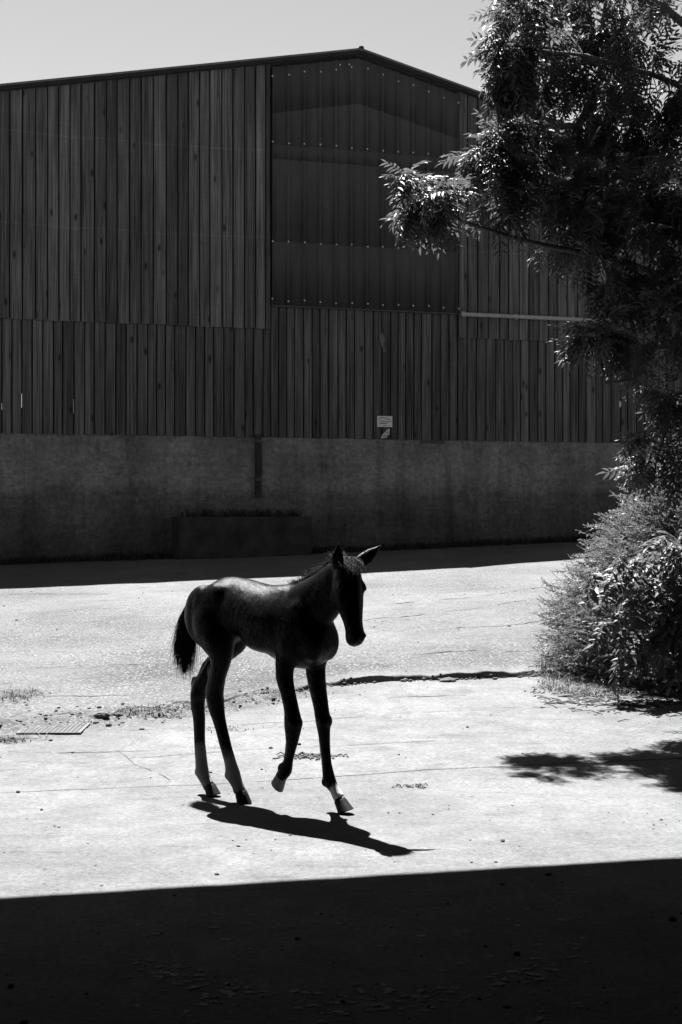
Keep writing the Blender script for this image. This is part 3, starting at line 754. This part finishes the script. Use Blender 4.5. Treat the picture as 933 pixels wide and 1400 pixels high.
def coat():
    m, n, b = new_mat('foal_coat', .36, .11)
    P = N(n, 'ShaderNodeTexCoord').outputs['Object']
    a = N(n, 'ShaderNodeAttribute'); a.attribute_name = 'sock'; a2 = N(n, 'ShaderNodeAttribute'); a2.attribute_name = 'tan'
    hair = noise(n, mapping(n, P, (60, 60, 16)), 3, 5, .7); pat = noise(n, P, 7, 5)
    dark = mth(n, 'MULTIPLY', mapr(n, pat, .3, .7, .0008, .002), mapr(n, hair, .3, .7, .7, 1.3))
    dark = mth(n, 'ADD', dark, mth(n, 'MULTIPLY', a2.outputs['Fac'], .04))
    pale = mapr(n, hair, .3, .7, .065, .12)
    pale = mth(n, 'MULTIPLY', pale, mapr(n, a.outputs['Fac'], 1.0, 1.9, 1.0, 3.2)); mix = N(n, 'ShaderNodeMix'); mix.data_type = 'FLOAT'; n.links.new(a.outputs['Fac'], mix.inputs[0]); n.links.new(dark, mix.inputs[2]); n.links.new(pale, mix.inputs[3])
    to_col(n, b, mix.outputs[0])
    n.links.new(mapr(n, pat, .3, .7, .25, .34), b.inputs['Roughness'])
    fl_ = noise(n, mapping(n, P, (95, 95, 22)), 2.2, 5, .8)
    bump(n, b, mth(n, 'ADD', hair, fl_), .45, .004)
    n.links.new(mapr(n, fl_, .40, .62, .0, .09), b.inputs['Specular IOR Level'])
    return m
COAT = coat(); bme.materials.clear(); bme.materials.append(COAT); bme.name = 'foal_body'
link('body', bme, FOAL)
HOOF = simple_mat('hoof_horn', .006, .6, .3, 30); HOOFP = simple_mat('hoof_pale', .13, .5, .3, 30)
def hoof(top, axis, toe, h=.042, r0=.027, r1=.036, mat=HOOF, fl=None):
    top = Vector(top); ax = Vector(axis).normalized(); toe = Vector(toe); toe = (toe-ax*toe.dot(ax)).normalized(); sd = ax.cross(toe)
    bm = bmesh.new(); rings = []
    for s, r, off in ((-.15, r0*.85, 0), (0, r0, 0), (.25, r0*1.08, .003), (.98, r1, .012), (1.0, r1*.93, .012), (1.0, r1*.5, .010)):
        ring = []
        for a in np.linspace(0, 2*math.pi, 20, endpoint=False):
            k = 1.12 if math.cos(a) > 0 else .88
            p = top+ax*h*s+toe*(off+r*k*math.cos(a))+sd*r*.9*math.sin(a)
            if fl is not None and s > .2: p.z = max(p.z, fl)
            ring.append(p)
        rings.append(ring)
    add_rings(bm, rings); return link('hoof', mesh_bm('hoof', bm, mat, False), FOAL)
hoof((-.090, -.028, .046), (.18, 0, -1), (1, 0, 0), .050, .0275, .034)
hoof((-.300, -.008, .044), (.30, 0, -1), (1, 0, -.10), .046, .027, .034, fl=.0)
hoof((.368, .09, .050), (.42, 0, -1), (1, 0, 0), .050, .027, .036)
hoof((.190, -.078, .151), (-.62, 0, -.60), (.6, 0, -.65), .042, .0255, .032, HOOFP)
EYE = new_mat('wet_eye', .3, .08)[0]; EYE.node_tree.nodes['Principled BSDF'].inputs['Base Color'].default_value = (.004, .004, .004, 1)
for sg in (-1, 1):
    bm = bmesh.new(); bmesh.ops.create_icosphere(bm, subdivisions=3, radius=.0115, matrix=Matrix.Translation(HP(.108, sg*.0535, .026)))
    link('eye', mesh_bm('eye', bm, EYE, True), FOAL)
for sg in (-1, 1):
    bm = bmesh.new(); bmesh.ops.create_icosphere(bm, subdivisions=2, radius=1, matrix=Matrix.Translation(HP(.306, sg*.030, .022)) @ Matrix.Diagonal((.006, .005, .008, 1)))
    link('nostril', mesh_bm('nostril', bm, EYE, True), FOAL)
HAIR = simple_mat('dark_hair', .004, .6, .4, 60, .3, .005, .04)
def strand(acc, P, w):
    P = np.asarray(P, float); m = len(P); d = rng.normal(size=3); T = P[-1]-P[0]; s = np.cross(T, d); s /= np.linalg.norm(s)+1e-9
    ws = w*np.linspace(1, .15, m)[:, None]
    acc.add(np.concatenate([P-s*ws, P+s*ws]), [(i, i+1, m+i+1, m+i) for i in range(m-1)])
tail = catmull([(-.365, 0, .868, .016), (-.405, .0, .840, .024), (-.438, 0, .785, .027), (-.458, 0, .712, .031), (-.466, 0, .636, .032), (-.462, 0, .575, .023), (-.470, 0, .530, .010)], 6)
ha = Acc(); bmt = bmesh.new()
limb(bmt, [(p[0], p[1], p[2], p[3]*.85) for p in tail[::3]], .9, 2, 12)
for q in bmt.faces: q.smooth = True
tailo = link('tail', mesh_bm('tail', bmt, HAIR), FOAL)
for i in range(2600):
    k0 = int(rng.integers(0, 20)); k1 = min(len(tail)-1, k0+int(rng.integers(9, 17))); ks = np.linspace(k0, k1, 5)
    a = rng.random()*6.28; fr = .7+.6*rng.random()**2; jx = rng.normal(0, .006, 2); P = []
    for j, k in enumerate(ks):
        c = tail[int(k)]; r = c[3]*fr*(1+.08*j); P.append((c[0]+r*math.cos(a)+jx[0]*j*.5, c[1]+r*math.sin(a)+jx[1]*j*.5, c[2]-.004*j*j*rng.random()))
    strand(ha, P, .0012)
tag(link('tail_hair', ha.mesh('tail_hair', HAIR), tailo), kind='stuff')
ma = Acc(); crest = catmull([(.18, 0, .952), (.24, 0, .972), (.30, 0, 1.000), (.36, -.004, 1.027), (.42, -.010, 1.055), (.47, -.018, 1.068), (.495, -.02, 1.072)], 8)
for i in range(3600):
    c = crest[int(rng.integers(0, len(crest)))]; b0 = c+rng.normal(0, .006, 3)+np.array([0, 0, -.018]); h = rng.uniform(.018, .046)*(.8+1.1*fbm(np.array([c[0]*22]), np.array([3.0]), 2)[0])
    d = np.array([rng.normal(-1.1, .5), rng.normal(.5, .6), 1.0]); d /= np.linalg.norm(d); e_ = rng.normal(0, .25, 3)
    P = [b0, b0+d*h*.5, b0+d*h*.85+e_*h*.5, b0+d*h*1.1+e_*h*1.2+np.array([-.2*h, .15*h, -.35*h])]; strand(ma, P, .0009)
for i in range(1600):
    b0 = np.array(HP(-.016+.035*rng.random(), rng.normal(0, .020), .038)); h = rng.uniform(.03, .075)
    d = np.array(u_)*.8+np.array(n_h)*rng.uniform(.1, .5)+rng.normal(0, .2, 3)
    strand(ma, [b0-np.array([0, 0, .01]), b0+np.array([0, 0, .008]), b0+d*h*.5+np.array([0, 0, .004]), b0+d*h], .0010)
tag(link('mane', ma.mesh('mane', HAIR), FOAL), kind='stuff')

# ------------------------------------------------------------------ foliage
def leaf_mat(name, g, trans=.3, rough=.5, spec=.20):
    m, n, b = new_mat(name, rough, spec)
    P = N(n, 'ShaderNodeNewGeometry').outputs['Position']; v = noise(n, P, 9, 3); v2 = noise(n, P, 60, 2)
    c = mth(n, 'MULTIPLY', mapr(n, v, .3, .7, g*.65, g*1.35), mapr(n, v2, .3, .7, .8, 1.2)); to_col(n, b, c)
    t = N(n, 'ShaderNodeBsdfTranslucent'); n.links.new(c, t.inputs[0])
    mx = N(n, 'ShaderNodeMixShader'); mx.inputs[0].default_value = trans
    n.links.new(b.outputs[0], mx.inputs[1]); n.links.new(t.outputs[0], mx.inputs[2])
    n.links.new(mx.outputs[0], n.nodes['Material Output'].inputs['Surface']); return m
ASH = leaf_mat('ash_leaf', .068, .35, .48)
BARKM = simple_mat('tree_bark', .07, .9, .4, 30, .8, .01)

def pinnate(npair, Lr, ll, lw, droop, seed):
    r = np.random.default_rng(seed); V = []; F = []
    def pos(x): return np.array([x, 0, -droop*x*x/Lr])
    def leaflet(p, d, up):
        d = d/np.linalg.norm(d); s = np.cross(d, up); s /= np.linalg.norm(s); nn = np.cross(s, d)
        l = ll*r.uniform(.8, 1.15); w = lw*r.uniform(.85, 1.15); k = len(V); cv = r.uniform(.05, .3)
        V.extend([p, p+d*l*.32+s*w/2+nn*.004, p+d*l*.35-nn*.002, p+d*l*.32-s*w/2+nn*.004, p+d*l*.68+s*w*.36-nn*cv*l*.3+nn*.003, p+d*l*.7-nn*cv*l*.35, p+d*l*.68-s*w*.36-nn*cv*l*.3+nn*.003, p+d*l-nn*cv*l*.8])
        F.extend([(k, k+1, k+2, k+2), (k, k+2, k+3, k+3), (k+1, k+4, k+5, k+2), (k+2, k+5, k+6, k+3), (k+4, k+7, k+5, k+5), (k+5, k+7, k+6, k+6)])
    for i in range(npair):
        x = Lr*(.25+.68*i/(npair-1)); p = pos(x)
        for sg in (-1, 1): leaflet(p, np.array([r.uniform(.45, .8), sg*1.0, r.uniform(-.75, -.1)]), np.array([0, 0, 1.0]))
    leaflet(pos(Lr), np.array([1.0, r.uniform(-.2, .2), -droop*1.5]), np.array([0, 0, 1.0]))
    # rachis
    for i in range(4):
        a, b = pos(Lr*i/4), pos(Lr*(i+1)/4); k = len(V); q = np.array([0, .0013, 0]); V.extend([a-q, a+q, b+q, b-q]); F.append((k, k+1, k+2, k+3))
    # split degenerate quads into tris for validity
    T = []
    for f in F:
        if f[2] == f[3]: T.append((f[0], f[1], f[2]))
        else: T += [(f[0], f[1], f[2]), (f[0], f[2], f[3])]
    return np.array(V), np.array(T)
VAR = [pinnate(5, .165, .060, .017, dr_, i) for i, dr_ in enumerate((.15, .35, .6, .85, .5))]
LEAFME = [mesh_np('leaf', v, f, ASH) for v, f in VAR]

def frame(d, roll):
    x = d/np.linalg.norm(d); up = np.array([0, 0, 1.0]); y = np.cross(up, x); y /= np.linalg.norm(y)+1e-9; z = np.cross(x, y)
    c, s = math.cos(roll), math.sin(roll); y2 = y*c+z*s; z2 = -y*s+z*c; return np.stack([x, y2, z2], 1)
class Foliage:
    def __init__(s): s.L = []
    def spray(s, p, d, n, spread=.9, sc=1.0, g=.45):
        for i in range(n):
            q = d+rng.normal(0, spread*.6, 3); q[2] -= g*rng.random(); q /= np.linalg.norm(q)+1e-9
            if abs(q[2]) > .95: q[0] += .35
            s.L.append((p+rng.normal(0, .02, 3), frame(q, rng.normal(0, .45)), sc*rng.uniform(.75, 1.15), int(rng.integers(0, len(VAR)))))
    def build(s, parent, npart, pname, sname, mat, base):
        camp = np.array([0, 0, 1.25])
        def key(i):
            p = s.L[i][0]-camp; inf = abs(p[0]/p[1]) < .235 and abs(p[2]/p[1]) < .355
            return (0 if inf else 1, p[1]-.6*abs(rng.random())+(0 if not inf else p[0]*.9))
        order = sorted(range(len(s.L)), key=key)
        for i in order[:npart]:
            p, R, sc, v = s.L[i]; o = link(pname, LEAFME[v], parent)
            M = Matrix([[*(R[k]*sc), p[k]-base[k]] for k in range(3)]+[[0, 0, 0, 1]]); o.matrix_local = M
        a = Acc()
        for i in order[npart:]:
            p, R, sc, v = s.L[i]; a.add(VAR[v][0]*sc @ R.T+(p-np.array(base)), VAR[v][1])
        tag(link(sname, a.mesh(sname, mat), parent), kind='stuff')

TB = (2.78, 9.35, gz(2.78, 9.35))
TREE = empty('ash_tree', TB, label='leafy tree with feathery drooping leaves overhanging the right side of the yard', cat='tree')
TBn = np.array(TB)
wood = Acc()
def branch(name, P, r0, r1, parent=TREE):
    Q = catmull(P, 5); R = np.linspace(r0, r1, len(Q)); Q = Q+np.stack([fbm(Q[:, 2]*6+k*9, Q[:, 0]*6+k, 2)*.03 for k in range(3)], 1)*(np.arange(len(Q)) > 0)[:, None]
    V_, F_ = tube_np(Q-TBn, R, 10 if r0 > .03 else 6); o = link(name, mesh_np(name, V_, F_, BARKM, True), parent); return Q
limbs = []
tq = branch('trunk', [(2.78, 9.35, TB[2]-.15), (2.74, 9.33, .9), (2.80, 9.28, 1.8), (2.72, 9.22, 2.9), (2.65, 9.2, 4.2), (2.7, 9.2, 5.6)], .17, .05)
limbs.append(tq)
for P, a, b in (([(2.78, 9.26, 1.9), (2.40, 9.0, 2.42), (2.11, 8.8, 2.63), (1.76, 8.7, 2.77), (1.43, 8.6, 2.82), (1.11, 8.5, 2.86), (.76, 8.45, 2.97), (.56, 8.42, 3.06), (.38, 8.4, 3.22)], .030, .004),
                ([(1.11, 8.5, 2.86), (1.03, 8.55, 3.05), (.96, 8.6, 3.24), (.92, 8.6, 3.5)], .012, .005),
                ([(2.72, 9.25, 2.6), (2.11, 8.9, 3.0), (1.74, 8.8, 3.14), (1.38, 8.8, 3.32), (1.08, 8.8, 3.62)], .035, .006),
                ([(2.68, 9.2, 3.6), (2.2, 9.1, 3.95), (1.6, 8.8, 4.05), (1.1, 8.45, 4.0)], .026, .006),
                ([(2.66, 9.2, 4.0), (2.1, 9.2, 4.5), (1.5, 9.2, 4.7), (1.1, 9.2, 4.75)], .035, .008),
                ([(2.78, 9.28, 1.7), (2.27, 8.7, 2.1), (1.92, 8.5, 2.24), (1.78, 8.5, 2.06), (1.58, 8.5, 2.02)], .025, .005),
                ([(2.27, 8.7, 2.1), (2.05, 8.5, 1.9), (1.92, 8.45, 1.7), (1.86, 8.45, 1.45)], .014, .004),
                ([(2.7, 9.2, 3.0), (3.3, 9.3, 3.9), (3.8, 9.5, 4.6)], .05, .012), ([(2.75, 9.2, 2.2), (3.4, 8.9, 2.9), (3.9, 8.8, 3.2)], .04, .01)):
    limbs.append(branch('branch', P, a, b))
LP = np.concatenate(limbs)
fol = Foliage()
CL = [((.50, 8.42, 3.08), .12, .09, 12), ((.40, 8.42, 3.22), .06, .05, 4), ((.56, 8.42, 3.07), .06, .05, 4),
      ((.88, 8.6, 3.42), .07, .09, 6), ((.95, 8.6, 3.22), .08, .10, 6), ((.97, 8.6, 3.44), .10, .10, 12), ((1.12, 8.7, 3.54), .12, .07, 9), ((.91, 8.6, 3.53), .05, .05, 4), ((1.05, 8.6, 3.24), .10, .08, 7), ((1.03, 8.58, 3.04), .05, .05, 2),
      ((1.07, 8.4, 4.00), .14, .24, 22), ((1.36, 9.0, 4.15), .26, .30, 34), ((1.04, 8.4, 4.22), .12, .15, 9), ((1.01, 8.45, 3.82), .06, .07, 5), ((1.60, 9.2, 4.48), .3, .25, 24),
      ((1.85, 9.2, 4.30), .30, .28, 34), ((1.60, 9.0, 3.70), .28, .30, 40), ((2.02, 9.0, 3.80), .32, .38, 46), ((1.68, 8.8, 3.18), .30, .26, 40), ((2.00, 8.6, 3.02), .27, .36, 40), ((1.35, 8.8, 3.42), .2, .2, 18),
      ((1.22, 8.6, 3.14), .12, .06, 6), ((1.48, 8.6, 3.02), .12, .08, 8), ((1.68, 8.5, 2.60), .17, .14, 14), ((1.40, 8.58, 2.88), .12, .03, 5), ((1.55, 8.52, 2.74), .08, .05, 5), ((1.95, 8.4, 2.50), .24, .30, 32), ((1.55, 8.5, 2.32), .10, .10, 11), ((1.80, 8.5, 2.25), .16, .16, 12),
      ((2.02, 8.5, 1.92), .16, .24, 20), ((1.90, 8.45, 1.62), .12, .18, 10), ((2.12, 8.5, 1.55), .14, .28, 16), ((1.83, 8.45, 1.55), .06, .12, 3),
      ((2.6, 8.9, 3.0), .45, .6, 60), ((2.7, 9.0, 4.2), .55, .6, 70), ((1.9, 9.1, 4.95), .7, .4, 60), ((2.9, 9.1, 5.3), .7, .5, 50), ((3.4, 9.1, 3.6), .6, .7, 60), ((2.45, 8.7, 2.1), .3, .5, 30), ((3.2, 9.0, 2.4), .4, .5, 30)]
tw = Acc()
for c, rx, rz_, ns in CL:
    c = np.array(c)
    for i in range(int(ns*(1.1 if c[1] < 8.65 and c[0] < 1.5 else .74))):
        v = rng.normal(size=3); v /= np.linalg.norm(v); v *= rng.random()**.45
        p = c+v*np.array([rx, rx*1.1+.03, rz_])
        k = np.argmin(((LP-p)**2).sum(1)); b = LP[k]; d = p-b; dl = np.linalg.norm(d)+1e-6
        out = d/dl+np.array([v[0], v[1], .35+.3*v[2]])*.8; out /= np.linalg.norm(out)
        if dl > .06 and dl < 1.3:
            mid = (b+p)/2+np.array([0, 0, .12*dl]); V_, F_ = tube_np(catmull([b, mid, p], 3)-TBn, np.linspace(.0035+.003*dl, .0018, 7), 4); tw.add(V_, F_)
        fol.spray(p, out, int(rng.integers(7, 12)), .85, 1.0, 1.5)
tag(link('twigs', tw.mesh('twigs', BARKM), TREE), kind='stuff')
fol.build(TREE, 298, 'leaf', 'foliage', ASH, TB)

# ------------------------------------------------------------------ feathery shrub
SB = (2.70, 9.95, gz(2.45, 9.95))
SHRUB = empty('feathery_shrub', SB, label='broad feathery shrub with fine needle-like shoots under the tree at the right edge', cat='shrub')
NEED = leaf_mat('needle_shoot', .10, .4, .5, .2)
def shoot(seed, L_=.22):
    r = np.random.default_rng(seed); V = []; F = []
    def pos(x): return np.array([x, 0, .12*x*x/L_-.02*math.sin(x/L_*3)])
    for i in range(30):
        x = L_*(i+.5)/30; p = pos(x); l = .027*(1-.55*(i/30)**3)*r.uniform(.7, 1.2)
        a = r.random()*6.28; d = np.array([.75, math.cos(a)*.8, math.sin(a)*.8]); d /= np.linalg.norm(d); s = np.cross(d, [0, 0, 1]); s /= np.linalg.norm(s)+1e-9
        k = len(V); V += [p-s*.0022, p+s*.0030, p+d*l*.6+s*.0050, p+d*l]; F += [(k, k+1, k+2), (k, k+2, k+3)]
    for i in range(5):
        a, b = pos(L_*i/5), pos(L_*(i+1)/5); k = len(V); q = np.array([0, .0012, .0012]); V += [a-q, a+q, b+q, b-q]; F += [(k, k+1, k+2), (k, k+2, k+3)]
    return np.array(V), np.array(F)
SV = [shoot(i, .15+.03*i) for i in range(5)]; SME = [mesh_np('shoot', v, f, NEED) for v, f in SV]
zt_ = np.array([-.3, 0, .15, .47, .76, 1.05, 1.3, 1.48, 1.66]); rt_ = np.array([1.10, 1.12, 1.06, 1.02, .88, .72, .55, .36, .05])
sh = []; SBn = np.array(SB)
def shoots(n, inner, acc):
    for i in range(n):
        z = rng.uniform(.08, 1.60) if rng.random() < .75 else rng.uniform(.08, .6); a = rng.uniform(math.pi*.75, math.pi*2.05) if rng.random() < .85 else rng.random()*6.28
        R = np.interp(z, zt_, rt_)*(1+.18*vnoise(np.array([a*3.0]), np.array([z*4.0]))[0]-.07)*(inner if inner < 1 else 1)*rng.uniform(.90, 1.02)
        # outline lobes, lower skirt open over the grass
        p = np.array([SB[0]+R*math.cos(a), SB[1]+R*.80*math.sin(a), z])
        if p[2] < gz(p[0], p[1])+.03: continue
        d = np.array([math.cos(a)-.35, math.sin(a)*.7, .22+.3*rng.normal()])
        acc.append((p, frame(d+rng.normal(0, .28, 3), rng.random()*6), rng.uniform(.8, 1.25), int(rng.integers(0, 5))))
shoots(3000, 1, sh); sh2 = []; shoots(2200, .88, sh2); shoots(1500, .74, sh2); shoots(700, .55, sh2)
vis = [q for q in sh if q[0][0]/q[0][1] < .24]; vis.sort(key=lambda q: q[0][1]+.8*q[0][0]+.3*rng.random()); keep = set(id(q) for q in vis[:295])
a = Acc()
for q in sh+sh2:
    p, R, sc_, v = q
    if id(q) in keep:
        o = link('shoot', SME[v], SHRUB); o.matrix_local = Matrix([[*(R[k]*sc_), p[k]-SB[k]] for k in range(3)]+[[0, 0, 0, 1]])
    else: a.add(SV[v][0]*sc_ @ R.T+(p-SBn), SV[v][1])
tag(link('shoots', a.mesh('shoots', NEED), SHRUB), kind='stuff')
st = Acc()
for i in range(170):
    q = (sh+sh2)[int(rng.integers(0, len(sh)+len(sh2)))]; p = q[0]
    b = np.array([SB[0]+rng.normal(0, .18), SB[1]+rng.normal(0, .12), SB[2]-.03]); mid = (b*.45+p*.55)+np.array([0, 0, .12])
    V_, F_ = tube_np(catmull([b, mid, p], 4)-SBn, np.linspace(.011, .002, 9), 5); st.add(V_, F_)
tag(link('stems', st.mesh('stems', BARKM), SHRUB), kind='stuff')

# leafy sapling growing through the shrub, its leaves drooping in rows
PB = (2.55, 9.35, gz(2.55, 9.35))
SAP = empty('leafy_sapling', PB, label='bright drooping leafy sapling growing out through the feathery shrub at lower right', cat='sapling')
f2 = Foliage(); sa2 = Acc(); PBn = np.array(PB)
for P in ([(1.55, 9.05, .86), 12], [(1.75, 8.98, .98), 12], [(1.62, 8.98, .58), 10], [(2.0, 8.95, 1.12), 14], [(1.8, 8.9, .72), 14], [(2.1, 8.9, .85), 16], [(1.95, 8.85, .45), 14], [(1.72, 8.92, .34), 8], [(2.15, 8.85, .6), 14], [(2.2, 8.9, 1.25), 12], [(2.1, 8.85, .3), 9]):
    e = np.array(P[0]); n_ = P[1]; b = PBn+rng.normal(0, .04, 3)*np.array([1, 1, 0]); mid = (b+e)/2+np.array([.05, 0, .28])
    Q = catmull([b, mid, e], 8); V_, F_ = tube_np(Q-PBn, np.linspace(.010, .002, len(Q)), 5); sa2.add(V_, F_)
    for i in range(n_):
        k = int(len(Q)*(.55+.45*(i+.5)/n_))-1; d = np.array([-.55+rng.normal(0, .35), -.55+rng.normal(0, .25), .05]); 
        f2.spray(Q[max(0, k)], d/np.linalg.norm(d), 2, .45, .85, .6)
tag(link('stems', sa2.mesh('stems', BARKM), SAP), kind='stuff')
ASH2 = leaf_mat('sapling_leaf', .065, .4, .5, .18); VAR = [pinnate(5, .22, .085, .032, dr_, 20+i) for i, dr_ in enumerate((.3, .5, .7, .9, .6))]; LEAFME = [mesh_np('leaf', v, f, ASH2) for v, f in VAR]
f2.build(SAP, min(290, len(f2.L)-1), 'leaf', 'foliage', ASH2, PB)

# dry grass and litter at the foot of the shrub
def dry(i):
    x = rng.uniform(1.32, 3.2); fr = 9.42-.30*(x-1.3)+.10*math.sin(x*7); y_ = fr+rng.normal(0.03, .13)
    return (x, y_, float(ground_z(np.array([x]), np.array([y_]))[0])-.005)
tag(link('dry_grass', blades(3200, dry, .055, .004, DRY, 'dry_grass', 3.2)), kind='stuff', label='dry grass and stalks around the foot of the shrub', cat='grass')
def dry2(i):
    x = 1.38+abs(rng.normal(0, .22)); y_ = rng.uniform(9.3, 10.1)
    return (x, y_, float(ground_z(np.array([x]), np.array([y_]))[0])-.005)
tag(link('grass_stalks', blades(520, dry2, .11, .0035, GRN, 'grass_stalks', 1.8)), kind='stuff', label='thin weedy stalks along the left foot of the shrub', cat='grass')
